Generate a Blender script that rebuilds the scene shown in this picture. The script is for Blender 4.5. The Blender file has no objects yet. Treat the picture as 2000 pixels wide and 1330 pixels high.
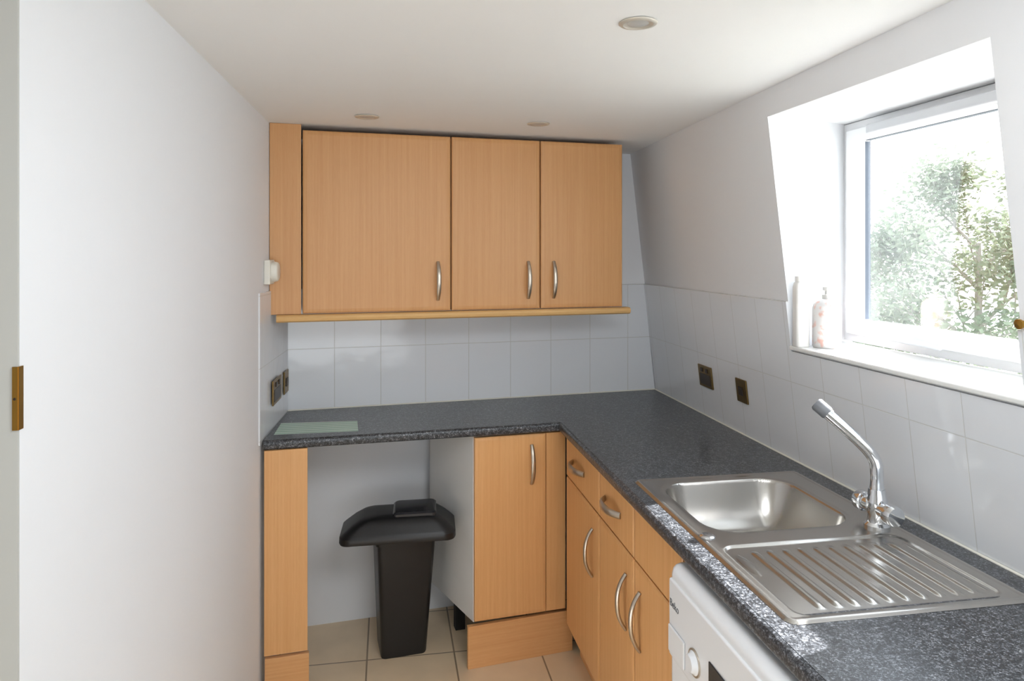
import bpy, bmesh, math, random
from mathutils import Vector, Matrix
random.seed(7)
scene=bpy.context.scene
COL=scene.collection
V=Vector
# ------------------------------------------------------------------ helpers
def nmat(name):
    m=bpy.data.materials.new(name); m.use_nodes=True
    nt=m.node_tree; nt.nodes.clear()
    out=nt.nodes.new('ShaderNodeOutputMaterial')
    b=nt.nodes.new('ShaderNodeBsdfPrincipled')
    nt.links.new(b.outputs[0],out.inputs[0])
    return m,nt,b
def lin(c):
    return tuple(((x/255)/12.92 if x/255<=.04045 else ((x/255+.055)/1.055)**2.4) for x in c)+(1,)
def simple(name,col,rough=.5,metal=0,bump=0,bscale=200,var=0,vscale=8,spec=.5):
    m,nt,b=nmat(name)
    b.inputs['Base Color'].default_value=lin(col); b.inputs['Roughness'].default_value=rough
    b.inputs['Metallic'].default_value=metal
    b.inputs['Specular IOR Level'].default_value=spec
    tc=nt.nodes.new('ShaderNodeTexCoord')
    if var:
        n=nt.nodes.new('ShaderNodeTexNoise'); n.inputs['Scale'].default_value=vscale; n.inputs['Detail'].default_value=4
        nt.links.new(tc.outputs['Object'],n.inputs['Vector'])
        mx=nt.nodes.new('ShaderNodeMix'); mx.data_type='RGBA'
        c=lin(col); mx.inputs[6].default_value=tuple(max(0,x*(1-var)) for x in c[:3])+(1,); mx.inputs[7].default_value=tuple(min(1,x*(1+var)) for x in c[:3])+(1,)
        nt.links.new(n.outputs[0],mx.inputs[0]); nt.links.new(mx.outputs[2],b.inputs['Base Color'])
    if bump:
        n=nt.nodes.new('ShaderNodeTexNoise'); n.inputs['Scale'].default_value=bscale; n.inputs['Detail'].default_value=3
        nt.links.new(tc.outputs['Object'],n.inputs['Vector'])
        bp=nt.nodes.new('ShaderNodeBump'); bp.inputs['Strength'].default_value=bump; bp.inputs['Distance'].default_value=.002
        nt.links.new(n.outputs[0],bp.inputs['Height']); nt.links.new(bp.outputs[0],b.inputs['Normal'])
    return m
def wood(name,ca,cb,scale=(110,110,1.6),rough=.42):
    m,nt,b=nmat(name); b.inputs['Roughness'].default_value=rough
    tc=nt.nodes.new('ShaderNodeTexCoord'); mp=nt.nodes.new('ShaderNodeMapping'); mp.inputs['Scale'].default_value=scale
    nt.links.new(tc.outputs['Object'],mp.inputs[0])
    n=nt.nodes.new('ShaderNodeTexNoise'); n.inputs['Scale'].default_value=1; n.inputs['Detail'].default_value=6; n.inputs['Roughness'].default_value=.6; n.inputs['Distortion'].default_value=.0
    nt.links.new(mp.outputs[0],n.inputs['Vector'])
    mp2=nt.nodes.new('ShaderNodeMapping'); mp2.inputs['Scale'].default_value=tuple(s*5 if s>10 else s*18 for s in scale)
    nt.links.new(tc.outputs['Object'],mp2.inputs[0])
    n2=nt.nodes.new('ShaderNodeTexNoise'); n2.inputs['Scale'].default_value=1; n2.inputs['Detail'].default_value=2
    nt.links.new(mp2.outputs[0],n2.inputs['Vector'])
    ad=nt.nodes.new('ShaderNodeMath'); ad.operation='MULTIPLY_ADD'; ad.inputs[1].default_value=.35
    nt.links.new(n2.outputs[0],ad.inputs[0]); nt.links.new(n.outputs[0],ad.inputs[2])
    r=nt.nodes.new('ShaderNodeValToRGB'); r.color_ramp.elements[0].position=.42; r.color_ramp.elements[1].position=.92
    r.color_ramp.elements[0].color=lin(ca); r.color_ramp.elements[1].color=lin(cb)
    nt.links.new(ad.outputs[0],r.inputs[0]); nt.links.new(r.outputs[0],b.inputs['Base Color'])
    return m
def tilemat(name,axis,offu,spu,offv,spv,vaxis='Z',col=(228,230,233),grout=(214,214,212),gw=.0013,rough=.10,var=.0,vscale=5):
    m,nt,b=nmat(name); b.inputs['Roughness'].default_value=rough
    tc=nt.nodes.new('ShaderNodeTexCoord'); sp=nt.nodes.new('ShaderNodeSeparateXYZ'); nt.links.new(tc.outputs['Object'],sp.inputs[0])
    def dist(ax,off,s):
        a=nt.nodes.new('ShaderNodeMath'); a.operation='SUBTRACT'; a.inputs[1].default_value=off-20*s
        nt.links.new(sp.outputs[ax],a.inputs[0])
        p=nt.nodes.new('ShaderNodeMath'); p.operation='PINGPONG'; p.inputs[1].default_value=s/2
        nt.links.new(a.outputs[0],p.inputs[0]); return p
    d1=dist(axis,offu,spu); d2=dist(vaxis,offv,spv)
    mn=nt.nodes.new('ShaderNodeMath'); mn.operation='MINIMUM'; nt.links.new(d1.outputs[0],mn.inputs[0]); nt.links.new(d2.outputs[0],mn.inputs[1])
    mr=nt.nodes.new('ShaderNodeMapRange'); mr.inputs[1].default_value=gw*.6; mr.inputs[2].default_value=gw*1.4; mr.interpolation_type='SMOOTHSTEP'
    nt.links.new(mn.outputs[0],mr.inputs[0])
    mx=nt.nodes.new('ShaderNodeMix'); mx.data_type='RGBA'; mx.inputs[6].default_value=lin(grout); mx.inputs[7].default_value=lin(col)
    nt.links.new(mr.outputs[0],mx.inputs[0]); 
    if var:
        n=nt.nodes.new('ShaderNodeTexNoise'); n.inputs['Scale'].default_value=vscale; n.inputs['Detail'].default_value=6
        nt.links.new(tc.outputs['Object'],n.inputs['Vector'])
        m2=nt.nodes.new('ShaderNodeMix'); m2.data_type='RGBA'; c=lin(col)
        m2.inputs[6].default_value=tuple(x*(1-var) for x in c[:3])+(1,); m2.inputs[7].default_value=tuple(min(1,x*(1+var)) for x in c[:3])+(1,)
        nt.links.new(n.outputs[0],m2.inputs[0]); nt.links.new(m2.outputs[2],mx.inputs[7])
    nt.links.new(mx.outputs[2],b.inputs['Base Color'])
    bp=nt.nodes.new('ShaderNodeBump'); bp.inputs['Strength'].default_value=.3; bp.inputs['Distance'].default_value=.0012
    nt.links.new(mr.outputs[0],bp.inputs['Height'])
    n=nt.nodes.new('ShaderNodeTexNoise'); n.inputs['Scale'].default_value=9
    nt.links.new(tc.outputs['Object'],n.inputs['Vector'])
    b2=nt.nodes.new('ShaderNodeBump'); b2.inputs['Strength'].default_value=.12; b2.inputs['Distance'].default_value=.01
    nt.links.new(n.outputs[0],b2.inputs['Height']); nt.links.new(bp.outputs[0],b2.inputs['Normal']); nt.links.new(b2.outputs[0],b.inputs['Normal'])
    return m
def empty(name,loc,label=None,cat=None,**kw):
    e=bpy.data.objects.new(name,None); e.location=loc; e.empty_display_size=.05; COL.objects.link(e)
    tag(e,label,cat,**kw); return e
def tag(o,label=None,cat=None,**kw):
    if label:o["label"]=label
    if cat:o["category"]=cat
    for k,v in kw.items():o[k]=v
    return o
def mk(name,verts,faces,mat,parent=None,smooth=False,bevel=0,bseg=3,auto=False):
    me=bpy.data.meshes.new(name); me.from_pydata([tuple(v) for v in verts],[],faces); me.validate()
    bm=bmesh.new(); bm.from_mesh(me); bmesh.ops.recalc_face_normals(bm,faces=bm.faces[:])
    bm.to_mesh(me); bm.free()
    me.materials.append(mat)
    o=bpy.data.objects.new(name,me); COL.objects.link(o)
    if bevel:
        md=o.modifiers.new('b','BEVEL'); md.width=bevel; md.segments=bseg; md.limit_method='ANGLE'; md.angle_limit=math.radians(40)
        for p in me.polygons:p.use_smooth=True
        md.harden_normals=True
    if smooth:
        for p in me.polygons:p.use_smooth=True
    if parent:
        o.parent=parent; o.matrix_parent_inverse=Matrix.Translation(parent.location).inverted()
    return o
def struct(o): o["kind"]="structure"; return o
def prism(name,pts,z0,z1,mat,parent=None,bevel=0):
    n=len(pts); vs=[(p[0],p[1],z0) for p in pts]+[(p[0],p[1],z1) for p in pts]
    fs=[list(range(n))[::-1],list(range(n,2*n))]+[[i,(i+1)%n,n+(i+1)%n,n+i] for i in range(n)]
    return mk(name,vs,fs,mat,parent,bevel=bevel)
def box(name,x0,x1,y0,y1,z0,z1,mat,parent=None,bevel=0):
    return prism(name,[(x0,y0),(x1,y0),(x1,y1),(x0,y1)],z0,z1,mat,parent,bevel)
def slab(name,o,U,W,N,w,h,t,mat,parent=None,bevel=0,inset=0,drop=.004):
    """panel: origin o (lower corner, back face), U width, W height, N outward"""
    o,U,W,N=V(o),V(U).normalized(),V(W).normalized(),V(N).normalized()
    def L(n,i): return [o+U*a+W*b+N*n for a,b in ((i,i),(w-i,i),(w-i,h-i),(i,h-i))]
    loops=[L(0,0)]
    if inset: loops+= [L(t-drop,0),L(t-drop*.35,inset*.3),L(t,inset)]
    else: loops+=[L(t,0)]
    vs=[v for l in loops for v in l]; fs=[[3,2,1,0]]
    for k in range(len(loops)-1):
        fs+=[[4*k+i,4*k+(i+1)%4,4*k+4+(i+1)%4,4*k+4+i] for i in range(4)]
    k=4*(len(loops)-1); fs.append([k,k+1,k+2,k+3])
    return mk(name,vs,fs,mat,parent,bevel=bevel)
def tube(name,pts,rad,mat,parent=None,seg=14,flat=None,up=None):
    """sweep; rad list or scalar; flat=(ra,rb) scale in two frame directions"""
    pts=[V(p) for p in pts]; n=len(pts)
    if not isinstance(rad,(list,tuple)): rad=[rad]*n
    vs=[];fs=[]
    prev=None
    for i,p in enumerate(pts):
        t=(pts[min(i+1,n-1)]-pts[max(i-1,0)]).normalized()
        if prev is None:
            a=V(up) if up else (V((0,0,1)) if abs(t.z)<.9 else V((1,0,0)))
        else: a=prev
        a=(a-t*a.dot(t)).normalized(); prev=a; b=t.cross(a)
        fa,fb=flat or (1,1)
        for k in range(seg):
            th=2*math.pi*k/seg
            vs.append(p+a*math.cos(th)*rad[i]*fa+b*math.sin(th)*rad[i]*fb)
    for i in range(n-1):
        for k in range(seg):
            fs.append([i*seg+k,i*seg+(k+1)%seg,(i+1)*seg+(k+1)%seg,(i+1)*seg+k])
    fs.append(list(range(seg))[::-1]); fs.append(list(range((n-1)*seg,n*seg)))
    o=mk(name,vs,fs,mat,parent,smooth=True)
    md=o.modifiers.new('e','EDGE_SPLIT'); md.split_angle=math.radians(50)
    return o
def lathe(name,prof,center,mat,parent=None,axis=(0,0,1),seg=40,sx=1,sy=1):
    c=V(center); q=V((0,0,1)).rotation_difference(V(axis).normalized())
    vs=[];fs=[];n=len(prof)
    for r,z in prof:
        for k in range(seg):
            th=2*math.pi*k/seg
            vs.append(c+q@V((r*math.cos(th)*sx,r*math.sin(th)*sy,z)))
    for i in range(n-1):
        for k in range(seg):
            fs.append([i*seg+k,i*seg+(k+1)%seg,(i+1)*seg+(k+1)%seg,(i+1)*seg+k])
    fs.append(list(range(seg))[::-1]); fs.append(list(range((n-1)*seg,n*seg)))
    o=mk(name,vs,fs,mat,parent,smooth=True)
    md=o.modifiers.new('e','EDGE_SPLIT'); md.split_angle=math.radians(40)
    return o
def bow(name,mid,axis,out,L,dep,mat,parent,w=.0092,th=.0046):
    mid,axis,out=V(mid),V(axis).normalized(),V(out).normalized()
    pts=[];rs=[]
    N=18
    for i in range(N+1):
        s=-1+2*i/N
        pts.append(mid+axis*s*L/2+out*(dep*(1-abs(s)**2.4)+ .001)); rs.append(1.0*(.75+.25*(1-s*s)))
    side=axis.cross(out)
    return tube(name,pts,[r*w for r in rs],mat,parent,seg=10,flat=(1,th/w*1.3),up=side)
# ------------------------------------------------------------------ layout constants
C=V((1.267,3.280,0)); D=V((.99366,.11242,0)); NB=V((-.11242,.99366,0))
def B(a,off,z=0): p=C+D*a-NB*off; return V((p.x,p.y,z))
def BP(a,off): p=B(a,off); return (p.x,p.y)
def prismB(name,pl,z0,z1,mat,parent=None,bevel=0): return prism(name,[BP(*q) for q in pl],z0,z1,mat,parent,bevel)
def boxB(name,a0,a1,o0,o1,z0,z1,mat,parent=None,bevel=0):
    return prismB(name,[(a0,o0),(a1,o0),(a1,o1),(a0,o1)],z0,z1,mat,parent,bevel)
LX=lambda y:-.440+.04*(y-2.6)     # left wall plaster
RXW=lambda z:1.275-.121*(z-.91)   # leaning window wall plaster
RT=lambda z:1.267-.121*(z-.91)    # its tile face
CZ=lambda y:2.044+.022*(2.9-y)    # ceiling height
Zu=V((0,0,1))
# ------------------------------------------------------------------ materials
M_wall=simple('white_plaster',(232,233,235),.75,bump=.15,bscale=60,var=.015,vscale=3)
M_ceil=simple('ceiling_paint',(242,242,241),.8,var=.01)
M_beech=wood('beech_foil',(203,147,92),(214,162,108))
M_beech2=wood('beech_foil_light',(214,157,98),(226,174,118))
M_beechh=wood('beech_horizontal',(209,152,96),(223,171,118),scale=(1.8,1.8,110))
M_pelmet=wood('pelmet_beech',(213,168,106),(225,183,124),scale=(1.8,1.8,110))
M_white=simple('white_melamine',(230,228,224),.4,var=.02)
M_pvc=simple('white_pvc',(242,243,245),.25)
M_vent=simple('vent_plastic',(205,207,211),.4)
M_sill=simple('white_sill_gloss',(232,232,229),.2)
M_nickel=simple('brushed_nickel',(200,190,176),.32,1)
M_chrome=simple('chrome',(225,228,232),.08,1)
M_steel=simple('stainless_steel',(186,183,178),.25,1,bump=.04,bscale=300)
M_greyp=simple('grey_plastic_nozzle',(112,114,118),.4)
M_bezel=simple('downlight_bezel',(208,202,190),.3,.3)
M_lens=simple('downlight_lens',(190,188,184),.3)
M_black=simple('black_plastic',(26,25,26),.38,bump=.15,bscale=500)
M_blackg=simple('black_plastic_gloss',(44,44,47),.2)
M_dark=simple('dark_void',(18,17,16),.8)
M_gask=simple('glazing_gasket',(88,96,108),.5)
M_jamb_shade=simple('jamb_shade_grey',(192,192,187),.6)  # shade on the jamb put into the colour as grey
M_appl=simple('appliance_white',(232,234,237),.25)
M_brass=simple('antique_brass',(128,104,62),.35,.85,var=.2,vscale=60)
M_brassl=simple('polished_brass',(170,130,60),.3,.9)
M_brown=simple('dark_brown_insert',(52,40,30),.4)
M_cream=simple('cream_plastic',(232,229,218),.35)
M_grey=simple('grey_print',(96,98,104),.5)
M_tb=tilemat('tiles_back_wall','X',-.145,.1935,1.1635,.2515,grout=(202,201,197))
M_tr=tilemat('tiles_window_wall','Y',1.368,.171,1.1635,.2515)
M_tl=tilemat('tiles_left_wall','Y',3.0,.1935,1.1635,.2515)
M_floor=tilemat('beige_floor_tiles','X',-.08,.335,2.81,.335,vaxis='Y',col=(230,207,174),grout=(144,124,100),gw=.003,rough=.3,var=.15,vscale=7)
# worktop
M_top,nt,b=nmat('speckled_worktop'); b.inputs['Roughness'].default_value=.28
tc=nt.nodes.new('ShaderNodeTexCoord')
n1=nt.nodes.new('ShaderNodeTexNoise'); n1.inputs['Scale'].default_value=235; n1.inputs['Detail'].default_value=3; n1.inputs['Roughness'].default_value=.7; n1.inputs['Distortion'].default_value=.8
n2=nt.nodes.new('ShaderNodeTexNoise'); n2.inputs['Scale'].default_value=85; n2.inputs['Detail'].default_value=3
for n in (n1,n2): nt.links.new(tc.outputs['Object'],n.inputs['Vector'])
ad=nt.nodes.new('ShaderNodeMath'); ad.operation='MULTIPLY_ADD'; ad.inputs[1].default_value=.33
nt.links.new(n2.outputs[0],ad.inputs[0]); nt.links.new(n1.outputs[0],ad.inputs[2])
r=nt.nodes.new('ShaderNodeValToRGB'); cr=r.color_ramp
cr.elements[0].position=.55; cr.elements[0].color=lin((31,32,34))
cr.elements[1].position=.88; cr.elements[1].color=lin((158,161,165))
e=cr.elements.new(.66); e.color=lin((51,53,57)); e=cr.elements.new(.75); e.color=lin((95,98,103))
nt.links.new(ad.outputs[0],r.inputs[0]); nt.links.new(r.outputs[0],b.inputs['Base Color'])
# glass
M_glass=bpy.data.materials.new('window_glass'); M_glass.use_nodes=True; nt=M_glass.node_tree; nt.nodes.clear()
out=nt.nodes.new('ShaderNodeOutputMaterial'); tr=nt.nodes.new('ShaderNodeBsdfTransparent'); gl=nt.nodes.new('ShaderNodeBsdfGlossy'); gl.inputs['Roughness'].default_value=.02
mxs=nt.nodes.new('ShaderNodeMixShader'); mxs.inputs[0].default_value=.14
nt.links.new(tr.outputs[0],mxs.inputs[1]); nt.links.new(gl.outputs[0],mxs.inputs[2]); nt.links.new(mxs.outputs[0],out.inputs[0])
# ------------------------------------------------------------------ room shell
o=struct(box('floor',-1.9,1.7,-1.8,3.4,-.05,0,M_floor)); 
# ceiling (slightly sloping slab)
ys=(-1.8,3.45)
vs=[(x,y,CZ(y)+dz) for dz in (0,.08) for (x,y) in ((-1.95,ys[0]),(1.55,ys[0]),(1.55,ys[1]),(-1.95,ys[1]))]
struct(mk('ceiling',vs,[[0,1,2,3],[4,5,6,7],[0,1,5,4],[1,2,6,5],[2,3,7,6],[3,0,4,7]],M_ceil))
# back wall
struct(prism('wall_back',[BP(-1.80,-.008),BP(.25,-.008),BP(.25,-.12),BP(-1.80,-.12)],0,2.12,M_wall))
# left wall, ends at a door opening
struct(prism('wall_left',[(LX(1.089),1.089),(LX(3.05),3.05),(LX(3.3),3.3),(-1.9,3.3),(-1.9,1.089)],0,2.12,M_wall))
struct(box('jamb_shade_panel',-1.2,LX(1.089)-.0002,1.084,1.0888,0,2.08,M_jamb_shade))  # added thin panel; its grey stands in for shade on the wall's end face
struct(box('wall_hall',-1.98,-1.9,-1.8,3.4,0,2.2,M_wall))
struct(box('wall_near',-1.9,1.7,-1.9,-1.8,0,2.2,M_wall))
# leaning window wall with opening + reveal
y0,y1,zb,zt=1.206,2.030,1.272,1.982
XWN=1.462
def P(y,z): return (RXW(z),y,z)
vs=[];fs=[]
def quad(*q):
    i=len(vs); vs.extend(q); fs.append([i,i+1,i+2,i+3])
quad(P(-1.8,0),P(y0,0),P(y0,2.2),P(-1.8,2.2))
quad(P(y1,0),P(3.40,0),P(3.40,2.2),P(y1,2.2))
quad(P(y0,0),P(y1,0),P(y1,zb),P(y0,zb))
quad(P(y0,zt),P(y1,zt),P(y1,2.2),P(y0,2.2))
ya=2.056;yb=2.119; yc=1.13
Xm=1.312
quad(P(y1,zb),P(y1,zt),(Xm,ya,zt),(Xm,ya,zb))
quad((Xm,ya,zb),(Xm,ya,zt),(XWN+.04,yb+.01,zt),(XWN+.04,yb+.01,zb))
quad(P(y0,zb),P(y0,zt),(XWN+.04,yc,zt),(XWN+.04,yc,zb))
i=len(vs); vs.extend([P(y0,zt),P(y1,zt),(Xm,ya,zt),(XWN+.04,yb+.01,zt),(XWN+.04,yc,zt)]); fs.append([i,i+1,i+2,i+3,i+4])
i=len(vs); vs.extend([P(y0,zb),P(y1,zb),(Xm,ya,zb),(XWN+.04,yb+.01,zb),(XWN+.04,yc,zb)]); fs.append([i,i+1,i+2,i+3,i+4])
# outer skin
X=XWN+.04
quad((X,-1.8,0),(X,yc,0),(X,yc,2.2),(X,-1.8,2.2)); quad((X,yb+.01,0),(X,3.4,0),(X,3.4,2.2),(X,yb+.01,2.2))
quad((X,yc,0),(X,yb+.01,0),(X,yb+.01,zb),(X,yc,zb)); quad((X,yc,zt),(X,yb+.01,zt),(X,yb+.01,2.2),(X,yc,2.2))
struct(mk('wall_right',vs,fs,M_wall))
# tiling
def tiles_back():
    me_v=[(a,yy,z) for yy in (-.006,0.001) for a,z in ((-1.692,.90),(-.002,.90),(-.060,1.416),(-1.692,1.416))]
    me_v=[(a,(-.0 if yy<0 else .008),z) for (a,yy,z) in me_v]
    o=mk('trim_2',me_v,[[0,1,2,3],[4,5,6,7],[0,1,5,4],[1,2,6,5],[2,3,7,6],[3,0,4,7]],M_tb)
    o.matrix_world=Matrix.Translation((C.x,C.y,0))@Matrix.Rotation(math.radians(6.454),4,'Z')
    struct(o)
tiles_back()
vs=[];fs=[]
def tq(ya_,yb_,za,zc):
    i=len(vs)
    vs.extend([(RT(za),ya_,za),(RT(za),yb_,za),(RT(zc),yb_,zc),(RT(zc),ya_,zc),(RXW(za),ya_,za),(RXW(za),yb_,za),(RXW(zc),yb_,zc),(RXW(zc),ya_,zc)])
    fs.extend([[i,i+1,i+2,i+3],[i+4,i+5,i+6,i+7],[i,i+1,i+5,i+4],[i+1,i+2,i+6,i+5],[i+2,i+3,i+7,i+6],[i+3,i,i+4,i+7]])
tq(y1,3.290,.90,1.416); tq(-.2,y0,.90,1.416); tq(y0,y1,.90,1.262)
struct(mk('trim_3',vs,fs,M_tr))
struct(prism('trim_4',[(LX(2.585)+.005,2.585),(LX(3.07)+.012,3.085),(LX(3.07),3.085),(LX(2.585),2.585)],.90,1.425,M_tl))
# sill board
struct(prism('trim_1',[(1.218,1.190),(1.218,2.034),(Xm,2.052),(1.455,2.108),(1.455,1.14)],1.266,1.280,M_sill,bevel=.005))
# window unit
win=empty('window_1',(1.48,1.62,1.28)); win["kind"]="structure"
def frame(name,x0,x1,ya,yb,za,zb,wl,wt,wb,mat,bev):
    vs=[];
    for x in (x0,x1):
        vs+=[(x,ya,za),(x,yb,za),(x,yb,zb),(x,ya,zb),(x,ya+wl,za+wb),(x,yb-wl,za+wb),(x,yb-wl,zb-wt),(x,ya+wl,zb-wt)]
    fs=[]
    for i in range(4):
        j=(i+1)%4
        fs+=[[i,j,4+j,4+i],[8+i,8+j,12+j,12+i],[i,j,8+j,8+i],[4+i,4+j,12+j,12+i]]
    return mk(name,vs,fs,mat,win,bevel=bev)
frame('outer_frame',XWN,XWN+.06,1.135,2.117,1.282,1.981,.034,.028,.030,M_pvc,.003)
frame('sash',XWN-.016,XWN+.045,1.165,2.085,1.307,1.956,.042,.034,.044,M_pvc,.006)
frame('glazing_gasket',XWN+.024,XWN+.043,1.205,2.0475,1.3455,1.9255,.005,.005,.004,M_gask,0)
box('glass_pane',XWN+.030,XWN+.034,1.207,2.045,1.347,1.923,M_glass,win)
tube('window_handle',[(XWN-.020,1.79,1.322),(XWN-.045,1.785,1.326),(XWN-.054,1.75,1.328),(XWN-.052,1.70,1.326),(XWN-.048,1.645,1.320)],[.015,.014,.014,.013,.009],M_vent,win)
box('trickle_vent',XWN-.036,XWN-.014,1.28,1.96,1.926,1.955,M_vent,win,bevel=.005)
# ------------------------------------------------------------------ wall cabinets
ZB,ZT=1.338,2.024
def wallcab(a0,a1,doors,label):
    e=empty('wall_cabinet',B((a0+a1)/2,.155,ZB),label,'kitchen cabinet',group='beech wall cabinets above the worktop')
    boxB('body',a0+.001,a1-.001,.010,.308,ZB,ZT-.004,M_beech,e)
    for (d0,d1,hs) in doors:
        d=slab('door',B(d0+.002,.310,ZB),D,Zu,-NB,d1-d0-.004,ZT-ZB,.02,M_beech,e,inset=.016)
        d.name='door'
        ha=d0+.056 if hs<0 else d1-.052
        hd=bow('handle',B(ha,.331,1.455),Zu,-NB,.150,.024,M_nickel,None)
        hd.parent=d; hd["label"]="curved satin nickel bow handle"; hd.matrix_parent_inverse=d.matrix_world.inverted()
        d.matrix_parent_inverse=Matrix.Translation(e.location).inverted()
        hd.matrix_parent_inverse=Matrix.Identity(4)
wallcab(-1.630,-1.066,[(-1.630,-1.066,1)],"wide beech wall cabinet with one door and bow handle")
wallcab(-1.064,-.325,[(-1.064,-.694,1),(-.692,-.325,-1)],"double-door beech wall cabinet with two bow handles")
o=prismB('filler_panel',[(-1.746,.325),(-1.634,.325),(-1.634,.305),(-1.746,.305)],1.336,2.046,M_beech,bevel=.001)
tag(o,"narrow beech filler strip between wall cabinet and wall","panel")
# pelmet: rounded moulding
pr=[(.300,1.335),(.340,1.335),(.348,1.330),(.351,1.322),(.348,1.313),(.340,1.308),(.325,1.306),(.300,1.306)]
vs=[B(-1.722,o_,z) for o_,z in pr]+[B(-.298,o_,z) for o_,z in pr]; n=len(pr)
o=mk('pelmet',vs,[list(range(n)),list(range(n,2*n))]+[[i,(i+1)%n,n+(i+1)%n,n+i] for i in range(n)],M_pelmet)
tag(o,"rounded pale beech light pelmet under the wall cabinets","moulding")
# ------------------------------------------------------------------ worktop
TH=.033; ZW=.91
fl_=V((-.428,2.605,0)); inn=V((.649,2.692,0)); ner=V((.647,.35,0))
e_=.012
fd=(inn-fl_).normalized(); fn=V((fd.y,-fd.x,0))   # outward (towards room) normal of back run
pa=fl_-fn*e_; pb=V((inn.x+e_,inn.y+e_,0)); pc=V((ner.x+e_,ner.y,0))
hx0,hx1,hy0,hy1=.725,1.170,1.19,1.945
XR=1.264
bk=lambda x:3.280-(1.267-x)*.11314-.002
bm=bmesh.new()
def poly(pts,z0,z1,bm):
    lo=[bm.verts.new((p[0],p[1],z0)) for p in pts]; hi=[bm.verts.new((p[0],p[1],z1)) for p in pts]
    bm.faces.new(lo[::-1]); bm.faces.new(hi)
    for i in range(len(pts)):
        j=(i+1)%len(pts); bm.faces.new([lo[i],lo[j],hi[j],hi[i]])
poly([(pa.x,pa.y),(pb.x,pb.y),(pb.x,bk(pb.x)),(-.414,bk(-.414))],ZW-TH,ZW,bm)
poly([(pb.x,hy1),(XR,hy1),(XR,bk(XR)),(pb.x,bk(pb.x))],ZW-TH,ZW,bm)
poly([(pb.x,hy0),(hx0,hy0),(hx0,hy1),(pb.x,hy1)],ZW-TH,ZW,bm)
poly([(hx1,hy0),(XR,hy0),(XR,hy1),(hx1,hy1)],ZW-TH,ZW,bm)
poly([(pb.x,.35),(XR,.35),(XR,hy0),(pb.x,hy0)],ZW-TH,ZW,bm)
# rounded front nosing swept along the front edge
prof=[(0,0)]+[(e_*math.sin(t),-(e_-e_*math.cos(t))) for t in [i*math.pi/2/5 for i in range(1,6)]]+[(e_,-TH+.006),(e_-.002,-TH+.002),(e_-.006,-TH),(0,-TH)]
rings=[]
for base,nrm in ((pa,fn),(pb,(V((-1,0,0))+fn).normalized()*(1/math.cos((math.pi/2-math.atan2(fd.y,fd.x))/2))),(pc,V((-1,0,0)))):
    rings.append([bm.verts.new((base.x+nrm.x*p[0],base.y+nrm.y*p[0],ZW+p[1])) for p in prof])
for k in range(2):
    for i in range(len(prof)-1):
        f=bm.faces.new([rings[k][i],rings[k][i+1],rings[k+1][i+1],rings[k+1][i]]); f.smooth=True
bm.faces.new(rings[0])
bmesh.ops.recalc_face_normals(bm,faces=bm.faces[:])
me=bpy.data.meshes.new('worktop'); bm.to_mesh(me); bm.free(); me.materials.append(M_top)
o=bpy.data.objects.new('worktop',me); COL.objects.link(o)
md=o.modifiers.new('e','EDGE_SPLIT'); md.split_angle=math.radians(40)
tag(o,"dark grey speckled laminate L-shaped worktop with rounded edge","worktop")
# sealant bead
tube_pts=[(-.410,bk(-.410)-.002,.911),(1.262,bk(1.262)-.002,.911)]
struct(tube('trim_5',tube_pts,.0035,M_cream,seg=8))
struct(tube('trim_6',[(1.263,3.27,.911),(1.263,.4,.911)],.0035,M_cream,seg=8))
# ------------------------------------------------------------------ base units, back run
o=prismB('end_panel',[(-1.757,.487),(-1.612,.487),(-1.612,.467),(-1.757,.467)],.163,.876,M_beech2,bevel=.001)
tag(o,"beech end panel standing under the worktop","panel")
o=prismB('plinth_block',[(-1.755,.492),(-1.607,.492),(-1.607,.472),(-1.755,.472)],0,.155,M_beechh,bevel=.0015)
tag(o,"chipped beech plinth piece below the end panel","plinth")
e=empty('corner_base_cabinet',B(-.85,.25,0),"beech corner base cabinet with white side panel","kitchen cabinet")
prismB('body',[(-1.000,.466),(-.668,.466),(-.668,.03),(-1.10,.03),(-1.097,.089)],.172,.872,M_white,e)
prismB('side_panel',[(-1.009,.470),(-1.001,.470),(-1.098,.089),(-1.106,.089)],.168,.874,M_white,e)
d=slab('door',B(-1.007,.470,.176),D,Zu,-NB,.283,.692,.02,M_beech2,e,inset=.012)
h_=bow('handle',B(-.783,.491,.752),Zu,-NB,.150,.024,M_nickel,None); h_.parent=d; h_["label"]="curved satin nickel bow handle"
slab('corner_post',B(-.722,.470,.176),D,Zu,-NB,.080,.692,.016,M_beech2,e,bevel=.002)
prismB('cabinet_leg',[(-1.02,.20),(-.98,.20),(-.98,.16),(-1.02,.16)],0,.166,M_dark,e)
o=slab('plinth',B(-1.033,.470,0),D+NB*.035,Zu,-NB,.425,.160,.018,M_beechh,bevel=.0015)
tag(o,"beech plinth board beneath the corner cabinet","plinth")
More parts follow.
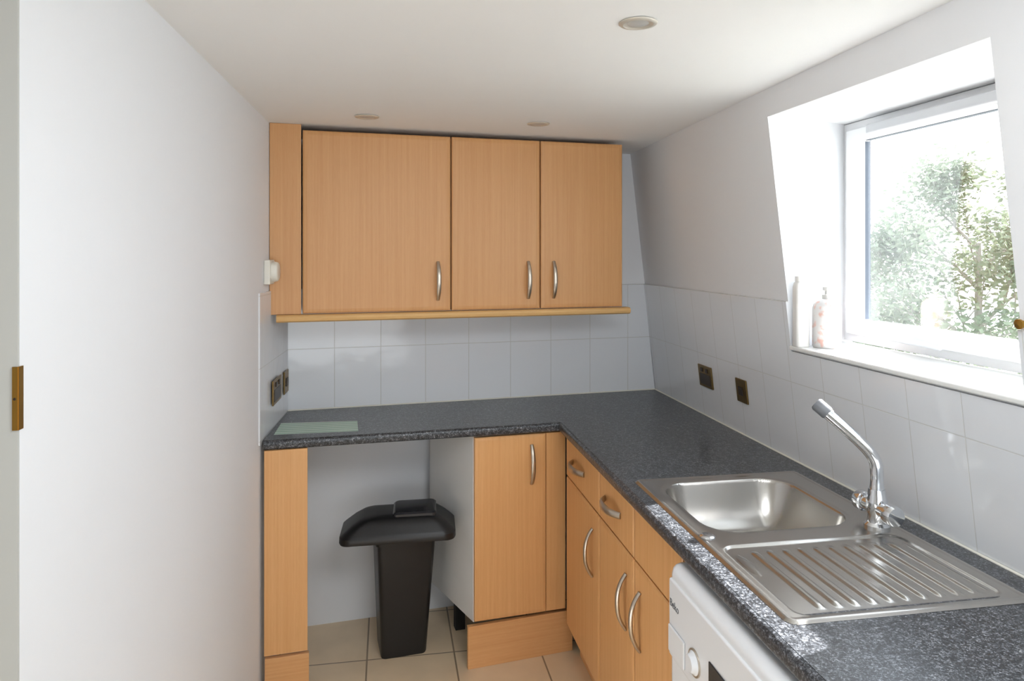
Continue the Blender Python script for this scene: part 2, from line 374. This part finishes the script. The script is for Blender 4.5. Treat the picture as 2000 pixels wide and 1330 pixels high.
# ------------------------------------------------------------------ base units, window run
XF=.670
def rightunit(ya,yb,hy,drawer_handle,label,opened=False,top=.872):
    e=empty('base_cabinet',(.93,(ya+yb)/2,0),label,'kitchen cabinet',group='beech base cabinets under the worktop')
    if not opened:
        box('body',.691,1.19,ya+.001,yb-.001,.15,top,M_white,e)
    else:
        vs=[];fs=[]
        def bx(x0,x1,y0_,y1_,z0,z1):
            i=len(vs); vs.extend([(x,y,z) for z in (z0,z1) for x,y in ((x0,y0_),(x1,y0_),(x1,y1_),(x0,y1_))])
            fs.extend([[i,i+1,i+2,i+3],[i+4,i+5,i+6,i+7]]+[[i+k,i+(k+1)%4,i+4+(k+1)%4,i+4+k] for k in range(4)])
        bx(.691,1.19,ya+.001,ya+.008,.15,.76); bx(.691,1.19,yb-.016,yb-.001,.15,.76); bx(.691,1.19,ya+.008,yb-.016,.15,.168); bx(.691,.705,ya+.008,yb-.016,.70,.872)
        mk('body',vs,fs,M_white,e)
    Y=V((0,-1,0)); N=V((-1,0,0))
    dr=slab('drawer_front',(XF+.02,yb-.002,.718),Y,Zu,N,yb-ya-.004,.150,.02,M_beech2,e,inset=.010)
    do=slab('door',(XF+.02,yb-.002,.150),Y,Zu,N,yb-ya-.004,.563,.02,M_beech2,e,inset=.012)
    if drawer_handle:
        hh=bow('handle',(XF-.001,drawer_handle,.797),(0,1,0),(-1,0,0),.155,.027,M_nickel,None,w=.013,th=.006); hh.parent=dr; hh["label"]="curved satin nickel bow handle"
    hh=bow('handle',(XF-.001,hy,.570),Zu,(-1,0,0),.160,.026,M_nickel,None); hh.parent=do; hh["label"]="curved satin nickel bow handle"
    return e
rightunit(2.232,2.664,2.300,2.480,"beech drawer-and-door base cabinet in the corner")
rightunit(1.902,2.229,1.960,2.085,"narrow beech drawer-and-door base cabinet beside the sink cabinet",top=.76)
rightunit(1.568,1.899,1.845,None,"beech base cabinet under the sink beside the washing machine",True)
o=box('plinth',.735,.753,1.57,2.70,0,.146,M_beechh,bevel=.0015)
tag(o,"recessed beech plinth board under the drawer cabinets","plinth")
# ------------------------------------------------------------------ washing machine
wm=empty('washing_machine',(.89,1.27,0),"white front-loading washing machine under the worktop","washing machine")
WX=.630
box('body',WX+.004,1.18,.988,1.561,.0,.862,M_appl,wm,bevel=.026)
slab('control_panel',(WX+.010,1.546,.655),(0,-1,0),Zu,(-1,0,0),.545,.174,.011,M_appl,wm,bevel=.005)
slab('detergent_drawer',(WX-.001,1.538,.668),(0,-1,0),Zu,(-1,0,0),.085,.060,.005,M_appl,wm,bevel=.003)
lathe('dial',[(.0,0),(.024,0),(.024,.004),(.020,.007),(.018,.012),(.016,.014),(0,.014)],(WX-.001,1.405,.712),M_appl,wm,axis=(-1,0,0))
lathe('dial_ring',[(.0245,0),(.028,0),(.028,.003),(.0245,.003)],(WX-.001,1.405,.712),M_nickel,wm,axis=(-1,0,0))
slab('display',(WX-.001,1.335,.705),(0,-1,0),Zu,(-1,0,0),.10,.05,.003,M_blackg,wm,bevel=.001)
lathe('door',[(0,0),(.175,0),(.175,.012),(.155,.028),(.125,.030),(.115,.012),(0,.004)],(WX+.008,1.27,.38),M_appl,wm,axis=(-1,0,0))
lathe('door_glass',[(0,0),(.112,0),(.10,.016),(0,.022)],(WX+.004,1.27,.38),M_blackg,wm,axis=(-1,0,0))
cu=bpy.data.curves.new('t','FONT'); cu.body='Beko'; cu.size=.024; cu.extrude=.0003; cu.align_x='LEFT'
to=bpy.data.objects.new('t',cu); COL.objects.link(to)
bpy.context.view_layer.update()
dg=bpy.context.evaluated_depsgraph_get(); me=bpy.data.meshes.new_from_object(to.evaluated_get(dg)); bpy.data.objects.remove(to)
R=Matrix(((0,0,-1,WX-.0016),(-1,0,0,1.538),(0,1,0,.770),(0,0,0,1)))
me.transform(R); me.materials.clear(); me.materials.append(M_grey)
o=bpy.data.objects.new('lettering',me); COL.objects.link(o); o.parent=wm; o.matrix_parent_inverse=Matrix.Translation(wm.location).inverted()
# ------------------------------------------------------------------ sink
sink=empty('sink',(.95,1.56,.911),"stainless steel single-bowl sink with ribbed drainer","sink")
def sdr(x,y,cx,cy,hx,hy,r):
    qx=abs(x-cx)-hx+r; qy=abs(y-cy)-hy+r
    return math.hypot(max(qx,0),max(qy,0))+min(max(qx,qy),0)-r
def sm(t): t=max(0,min(1,t)); return t*t*(3-2*t)
sx0,sx1,sy0,sy1=.694,1.202,1.157,1.972
nx,ny=230,320
vs=[];idx={}
fs=[]
for j in range(ny+1):
    for i in range(nx+1):
        x=sx0+(sx1-sx0)*i/nx; y=sy0+(sy1-sy0)*j/ny
        so=sdr(x,y,(sx0+sx1)/2,(sy0+sy1)/2,(sx1-sx0)/2,(sy1-sy0)/2,.022)
        if so>.0015: continue
        z=.9105+.0045*sm(-so/.007)-.0015*sm((-so-.012)/.006)
        sb=sdr(x,y,.934,1.742,.188,.182,.085)
        z-=.0015*sm((.014-sb)/.010)
        if sb<0:
            t=min(1,-sb/.090); z-=.118*(1-(1-t)**2.7)
            rr_=math.hypot(x-.934,y-1.742); z-=.010*math.exp(-(rr_/.10)**2)
        sd=sdr(x,y,.943,1.335,.222,.158,.035)
        z-=.0045*sm(-sd/.010)
        # ribs
        if -.0>sd+.018:
            k=(x-.752)/.0365
            f=abs((k%1)-.5)*2
            xe=min(sm((y-1.200)/.02),sm((1.468-y-.10*max(0,x-1.06))/.03))
            if x>.768: z+=.0042*sm((f-.45)/.38)*xe
        # small raised teardrop beside the ribs
        td=((x-.745)/.014)**2+((y-1.40)/.055)**2
        if td<1: z+=.003*(1-td)
        idx[(i,j)]=len(vs); vs.append((x,y,z))
for j in range(ny):
    for i in range(nx):
        q=[(i,j),(i+1,j),(i+1,j+1),(i,j+1)]
        if all(t in idx for t in q): fs.append([idx[t] for t in q])
mk('basin',vs,fs,M_steel,sink,smooth=True)
lathe('strainer',[(0,0),(.040,0),(.042,.003),(.034,.004),(.030,.001),(.006,.002),(.005,.008),(0,.008)],(.934,1.742,.7825),M_chrome,sink)
lathe('overflow_cap',[(0,0),(.018,0),(.018,.002),(.014,.005),(0,.005)],(.722,1.545,.9135),M_chrome,sink,seg=28)
# ------------------------------------------------------------------ tap
tap=empty('kitchen_tap',(1.148,1.535,.914),"chrome mixer tap with angled swivel spout","tap")
tx,ty=1.148,1.535
lathe('tap_base',[(0,0),(.029,0),(.029,.006),(.022,.012),(.020,.030),(.024,.036),(.024,.062),(.021,.072),(.019,.090),(0,.090)],(tx,ty,.9135),M_chrome,tap)
tube('valve_body',[(tx,ty-.045,.958),(tx,ty+.045,.958)],.0175,M_chrome,tap,seg=20)
lathe('tap_handle',[(0,0),(.020,0),(.024,.003),(.024,.022),(.021,.027),(.008,.029),(0,.029)],(tx,ty-.040,.958),M_chrome,tap,axis=(0,-1,0),seg=28)
lathe('tap_handle',[(0,0),(.020,0),(.024,.003),(.024,.022),(.021,.027),(.008,.029),(0,.029)],(tx,ty+.040,.958),M_chrome,tap,axis=(0,1,0),seg=28)
bp_=[V((tx,ty,.99)),V((tx,ty,1.03)),V((tx-.001,ty+.002,1.062)),V((tx-.011,ty+.012,1.088)),V((tx-.034,ty+.038,1.120)),V((tx-.082,ty+.090,1.176))]
def crv(P,n=8):
    o=[];Q=[P[0]*2-P[1]]+P+[P[-1]*2-P[-2]]
    for i in range(1,len(Q)-2):
        for k in range(n):
            t=k/n;p0,p1,p2,p3=Q[i-1:i+3]
            o.append(.5*((2*p1)+(p2-p0)*t+(2*p0-5*p1+4*p2-p3)*t*t+(3*p1-p0-3*p2+p3)*t**3))
    return o+[P[-1]]
cp=crv(bp_)
tube('spout',cp,[.0170-.0025*sm(i/8) for i in range(len(cp))],M_chrome,tap,seg=20)
dd=(bp_[-1]-bp_[-2]).normalized()
tube('spout_nozzle',[bp_[-1]-dd*.016,bp_[-1]-dd*.012,bp_[-1]+dd*.018,bp_[-1]+dd*.022],[.0150,.0170,.0170,.0145],M_greyp,tap,seg=20)
# ------------------------------------------------------------------ kitchen bin
bn=empty('kitchen_bin',(.06,2.88,0),"black plastic bin with an ill-fitting lid in the cupboard recess","bin")
def loft(name,loops,mat,parent,smooth=True,caps=(True,True)):
    n=len(loops[0]); vs=[p for l in loops for p in l]; fs=[]
    for k in range(len(loops)-1):
        for i in range(n): fs.append([k*n+i,k*n+(i+1)%n,(k+1)*n+(i+1)%n,(k+1)*n+i])
    if caps[0]: fs.append(list(range(n))[::-1])
    if caps[1]: fs.append(list(range((len(loops)-1)*n,len(loops)*n)))
    o=mk(name,vs,fs,mat,parent,smooth=smooth)
    md=o.modifiers.new('e','EDGE_SPLIT'); md.split_angle=math.radians(35)
    return o
def rr(cx,cy,hx,hy,r,z,ang=0,tilt=(0,0),n=6,droop=0):
    pts=[]
    for (sx,sy,a0) in ((1,1,0),(-1,1,90),(-1,-1,180),(1,-1,270)):
        for k in range(n+1):
            a=math.radians(a0+90*k/n)
            x=sx*(hx-r)+r*math.cos(a)*1.0; y=sy*(hy-r)+r*math.sin(a)
            zz=z+x*tilt[0]+y*tilt[1]-droop*x*x
            pts.append(V((cx+x*math.cos(ang)-y*math.sin(ang),cy+x*math.sin(ang)+y*math.cos(ang),zz)))
    return pts
ba=math.radians(7)
bc=2.890
loft('body',[rr(.052,bc,.086,.078,.018,0,ba),rr(.052,bc,.088,.080,.018,.006,ba),rr(.060,bc,.112,.100,.020,.442,ba),rr(.060,bc,.119,.106,.022,.444,ba),rr(.060,bc,.121,.108,.022,.482,ba),rr(.060,bc,.114,.100,.02,.484,ba),rr(.060,bc,.108,.096,.018,.40,ba)],M_black,bn)
# lid: closed lid as stacked rounded-rectangle contours: rim, shoulder, crowned top
la=math.radians(-3)
def LR(hx,hy,r,z,dx=0): return rr(.040+dx,2.795,hx,hy,r,z,la,(.02,.03),n=8,droop=.25)
loft('lid',[LR(.196,.094,.03,.500),LR(.214,.110,.045,.500),LR(.217,.112,.047,.506),LR(.216,.111,.047,.524),LR(.206,.104,.044,.533,.001),LR(.176,.090,.040,.556,.004),LR(.150,.078,.036,.571,.007),LR(.134,.068,.032,.576,.009),LR(.095,.048,.026,.580,.010)],M_black,bn)
loft('lid_flap',[LR(.082,.070,.018,.560,.062),LR(.082,.070,.018,.584,.062),LR(.076,.064,.016,.589,.062)],M_blackg,bn)
# ------------------------------------------------------------------ sockets
def socket(name,org,U,W,N,w,h,kind,label,cat):
    org,U,W,N=V(org),V(U).normalized(),V(W).normalized(),V(N).normalized()
    e=empty(name,org,label,cat)
    slab('faceplate',org,U,W,N,w,h,.006,M_brass,e,bevel=.002)
    if kind=='socket':
        slab('socket_insert',org+U*w*.12+W*h*.12+N*.006,U,W,N,w*.76,h*.5,.0015,M_brown,e,bevel=.0005)
        for k in (.25,.62): slab('rocker_switch',org+U*w*k+W*h*.70+N*.006,U,W,N,w*.14,h*.18,.004,M_brown,e,bevel=.001)
    else:
        slab('rocker_switch',org+U*w*.3+W*h*.32+N*.006,U,W,N,w*.4,h*.36,.004,M_brown,e,bevel=.001)
WR=V((-.121,0,1)).normalized(); NR=V((-1,0,-.121)).normalized()
socket('wall_socket',(RT(1.031)-.0005,2.735,1.031),(0,-1,0),WR,NR,.118,.087,'socket',"antique brass plug socket on the white tiles","wall socket")
socket('fused_switch',(RT(1.031)-.0005,2.418,1.031),(0,-1,0),WR,NR,.076,.085,'switch',"antique brass fused switch on the white tiles","light switch")
UL=V((.04,1,0)).normalized(); NL=V((1,-.04,0)).normalized()
socket('wall_socket',(LX(2.75)+.0125,2.75,1.00),UL,Zu,NL,.155,.092,'socket',"antique brass double plug socket above the paper","wall socket")
socket('fused_switch',(LX(2.975)+.0125,2.975,.998),UL,Zu,NL,.088,.09,'switch',"antique brass switch near the tiled corner","light switch")
th=empty('thermostat',(LX(2.7),2.70,1.46),"cream wall control with a round dial above the tiles","thermostat")
slab('backplate',(LX(2.665)+.0005,2.665,1.452),UL,Zu,NL,.085,.088,.022,M_cream,th,bevel=.004)
lathe('dial',[(0,0),(.037,0),(.038,.004),(.034,.020),(.030,.023),(0,.023)],(LX(2.707)+.022,2.707,1.497),M_cream,th,axis=NL)
# strike plate
sp_=empty('strike_plate',(LX(1.089),1.085,1.32),"brass strike plate on the door opening edge","door hardware")
box('plate',LX(1.089)-.006,LX(1.089)+.001,1.0815,1.0838,1.322,1.409,M_brassl,sp_)
slab('lip',(LX(1.089)+.0003,1.083,1.322),UL,Zu,NL,.012,.087,.0015,M_brassl,sp_)
lathe('screw',[(0,0),(.002,0),(.0016,.0008),(0,.0008)],(LX(1.089)-.003,1.0815,1.365),M_brown,sp_,axis=(0,-1,0),seg=12)
# ------------------------------------------------------------------ downlights
def down(x,y,lab):
    z=CZ(y)-.0005
    e=empty('recessed_downlight',(x,y,z),lab,'ceiling light',group='recessed ceiling downlights')
    lathe('bezel',[(.029,.0),(.0425,.0),(.0425,.002),(.040,.004),(.033,.005),(.029,.002)],(x,y,z),M_bezel,e,axis=(0,0,-1))
    lathe('lamp_lens',[(0,0),(.0275,0),(.0275,.001),(.020,.003),(0,.004)],(x,y,z),M_lens,e,axis=(0,0,-1))
down(.545,1.515,"round white recessed downlight in the ceiling")
down(-.074,2.60,"round white recessed downlight in front of the cabinets")
down(.555,2.63,"round white recessed downlight in front of the cabinets")
# ------------------------------------------------------------------ small things
m,nt,b=nmat('green_form'); b.inputs['Roughness'].default_value=.55
tc=nt.nodes.new('ShaderNodeTexCoord'); sp=nt.nodes.new('ShaderNodeSeparateXYZ'); nt.links.new(tc.outputs['Object'],sp.inputs[0])
pp=nt.nodes.new('ShaderNodeMath'); pp.operation='PINGPONG'; pp.inputs[1].default_value=.014; nt.links.new(sp.outputs['Y'],pp.inputs[0])
lt=nt.nodes.new('ShaderNodeMath'); lt.operation='LESS_THAN'; lt.inputs[1].default_value=.004; nt.links.new(pp.outputs[0],lt.inputs[0])
mx=nt.nodes.new('ShaderNodeMix'); mx.data_type='RGBA'; mx.inputs[6].default_value=lin((174,202,184)); mx.inputs[7].default_value=lin((232,240,232))
nt.links.new(lt.outputs[0],mx.inputs[0]); nt.links.new(mx.outputs[2],b.inputs['Base Color'])
o=prism('paper_form',[(-.405,2.690),(-.108,2.692),(-.118,2.855),(-.405,2.866)],.9103,.9109,m)
tag(o,"pale green printed paper form lying on the worktop","paper")
# soap bottle
M_lab,nt,b=nmat('floral_label'); b.inputs['Roughness'].default_value=.35
tc=nt.nodes.new('ShaderNodeTexCoord'); vo=nt.nodes.new('ShaderNodeTexNoise'); vo.inputs['Scale'].default_value=45; vo.inputs['Detail'].default_value=2
nt.links.new(tc.outputs['Object'],vo.inputs['Vector'])
r=nt.nodes.new('ShaderNodeValToRGB'); r.color_ramp.elements[0].position=.52; r.color_ramp.elements[0].color=lin((210,207,205)); r.color_ramp.elements[1].position=.66; r.color_ramp.elements[1].color=lin((212,170,158))
nt.links.new(vo.outputs[0],r.inputs[0]); nt.links.new(r.outputs[0],b.inputs['Base Color'])
bx_,by_=1.306,1.972
sb_=empty('soap_bottle',(bx_,by_,1.2805),"white and coral pump soap bottle on the window sill","bottle")
lathe('bottle_body',[(0,0),(.038,0),(.041,.004),(.041,.118),(.038,.130),(.024,.142),(.015,.146),(0,.146)],(bx_,by_,1.2805),M_lab,sb_)
lathe('pump',[(0,0),(.014,0),(.014,.012),(.006,.014),(.006,.024),(.012,.026),(.012,.036),(0,.038)],(bx_,by_,1.4265),M_lens,sb_)
lt_=empty('plastic_bottle',(1.240,2.006,1.2805),"plain white plastic bottle beside the soap on the sill","bottle")
tx_=1.241
loft('bottle_body',[rr(tx_,2.004,.020,.018,.01,1.2805),rr(tx_,2.004,.022,.019,.012,1.285),rr(tx_,2.004,.022,.019,.012,1.460),rr(tx_,2.004,.019,.017,.012,1.474),rr(tx_,2.004,.015,.014,.012,1.478)],M_white,lt_)
loft('cap',[rr(tx_,2.004,.017,.015,.012,1.478),rr(tx_,2.004,.017,.015,.012,1.494)],M_white,lt_)
# cord cleat by the window
cc=empty('blind_cord_cleat',(RXW(1.425),1.19,1.42),"small brass and cream blind cord cleat beside the window","cleat")
lathe('knob',[(0,0),(.006,0),(.005,.010),(.010,.014),(.010,.018),(0,.020)],(RXW(1.430)-.0005,1.192,1.430),M_brassl,cc,axis=NR,seg=20)
# ------------------------------------------------------------------ outside
struct(box('ground',1.9,40,-20,40,-3.1,-3.0,simple('grass',(120,122,112),.9,var=.2,vscale=1)))
tree=empty('tree',(7.7,8.3,-3),"leafy green tree outside the window","tree")
M_bark=simple('bark',(140,137,130),.9,var=.2)
M_leaf,nt,b=nmat('leaves'); b.inputs['Roughness'].default_value=.8; b.inputs['Specular IOR Level'].default_value=.2
tc=nt.nodes.new('ShaderNodeTexCoord'); n=nt.nodes.new('ShaderNodeTexNoise'); n.inputs['Scale'].default_value=2.5; nt.links.new(tc.outputs['Object'],n.inputs['Vector'])
mx=nt.nodes.new('ShaderNodeMix'); mx.data_type='RGBA'; mx.inputs[6].default_value=lin((118,130,114)); mx.inputs[7].default_value=lin((138,147,122))
nt.links.new(n.outputs[0],mx.inputs[0]); nt.links.new(mx.outputs[2],b.inputs['Base Color'])
tl_=nt.nodes.new('ShaderNodeBsdfTranslucent'); nt.links.new(mx.outputs[2],tl_.inputs[0])
ms=nt.nodes.new('ShaderNodeMixShader'); ms.inputs[0].default_value=.5
nt.links.new(b.outputs[0],ms.inputs[1]); nt.links.new(tl_.outputs[0],ms.inputs[2]); nt.links.new(ms.outputs[0],[x for x in nt.nodes if x.type=='OUTPUT_MATERIAL'][0].inputs[0])
bv=[];bf=[];tips=[]
def seg(p,q,r0,r1):
    t=(q-p).normalized(); a=t.orthogonal().normalized(); c_=t.cross(a); i=len(bv)
    for (pt,rd) in ((p,r0),(q,r1)):
        for k in range(6):
            th_=k*math.pi/3; bv.append(pt+a*math.cos(th_)*rd+c_*math.sin(th_)*rd)
    for k in range(6): bf.append([i+k,i+(k+1)%6,i+6+(k+1)%6,i+6+k])
def grow(p,d,ln,r,dep):
    q=p+d*ln; seg(p,q,r,r*.72); 
    if dep<=3: tips.append(q); tips.append(p.lerp(q,.5))
    if dep==0: return
    for k in range(3):
        nd=(d+V((random.uniform(-1,1),random.uniform(-1,1),random.uniform(-.55,.65)))*.75).normalized()
        grow(q,nd,ln*random.uniform(.66,.86),r*.6,dep-1)
TB=V((7.72,8.32,-3))
seg(TB,TB+V((0,0,4.7)),.12,.035)
tips.clear()
for k in range(12):
    a=k*2.4+.4; z0=1.7+k*.265
    grow(TB+V((0,0,z0)),V((math.cos(a)*.8,math.sin(a)*.8,.7)).normalized(),.80-.030*k,.028,4)
mk('trunk',bv,bf,M_bark,tree)
lv=[];lf=[]
for t_ in tips:
    for k in range(7):
        p=t_+V([random.gauss(0,.12) for _ in range(3)]); s_=random.uniform(.035,.06)
        u=V([random.gauss(0,1) for _ in range(3)]).normalized(); w_=u.orthogonal().normalized()
        i=len(lv); lv+= [p-u*s_,p+w_*s_*.5,p+u*s_,p-w_*s_*.5]; lf.append([i,i+1,i+2,i+3])
mk('foliage',lv,lf,M_leaf,tree)
# ------------------------------------------------------------------ light
w=bpy.data.worlds.new('World'); scene.world=w; w.use_nodes=True; nt=w.node_tree; nt.nodes.clear()
out=nt.nodes.new('ShaderNodeOutputWorld'); bg=nt.nodes.new('ShaderNodeBackground'); nt.links.new(bg.outputs[0],out.inputs[0])
tc=nt.nodes.new('ShaderNodeTexCoord'); sp=nt.nodes.new('ShaderNodeSeparateXYZ'); nt.links.new(tc.outputs['Generated'],sp.inputs[0])
r=nt.nodes.new('ShaderNodeValToRGB'); r.color_ramp.elements[0].position=.0; r.color_ramp.elements[0].color=(.91,.96,1,1)
r.color_ramp.elements[1].position=.6; r.color_ramp.elements[1].color=(.78,.88,1,1)
nt.links.new(sp.outputs['Z'],r.inputs[0]); nt.links.new(r.outputs[0],bg.inputs[0]); bg.inputs[1].default_value=5.4
def light(name,kind,loc,dirv,energy,col=(1,1,1),**kw):
    l=bpy.data.lights.new(name,kind); l.energy=energy; l.color=col
    for k,v in kw.items(): setattr(l,k,v)
    o=bpy.data.objects.new(name,l); o.location=loc; o.rotation_euler=V(dirv).to_track_quat('-Z','Y').to_euler(); COL.objects.link(o); return o
light('sun','SUN',(5,3,5),(-.8,-.20,-.594),42,(1,.99,.975),angle=math.radians(.8))
light('fill_light_overhead','AREA',(.55,.50,2.02),(0,.35,-1),17,(.89,.95,1),shape='RECTANGLE',size=.9,size_y=.6)  # added overhead fill to even the light, no real fixture
light('fill_light_rear','AREA',(.35,-1.3,.95),(.02,1,.22),20,(.89,.95,1),shape='RECTANGLE',size=1.6,size_y=1.0)  # added fill behind the camera, lifts the ceiling, back wall and recess
# ------------------------------------------------------------------ camera
cam=bpy.data.cameras.new('camera'); co=bpy.data.objects.new('camera',cam); COL.objects.link(co)
cam.sensor_width=36; cam.sensor_fit='HORIZONTAL'; cam.lens=1400/2000*36
cam.shift_y=-(665-494)/2000; cam.clip_start=.02
co.location=(0,0,1.565); co.rotation_euler=(math.radians(90),0,-math.atan(242/1400))
scene.camera=co
scene.view_settings.view_transform='Standard'
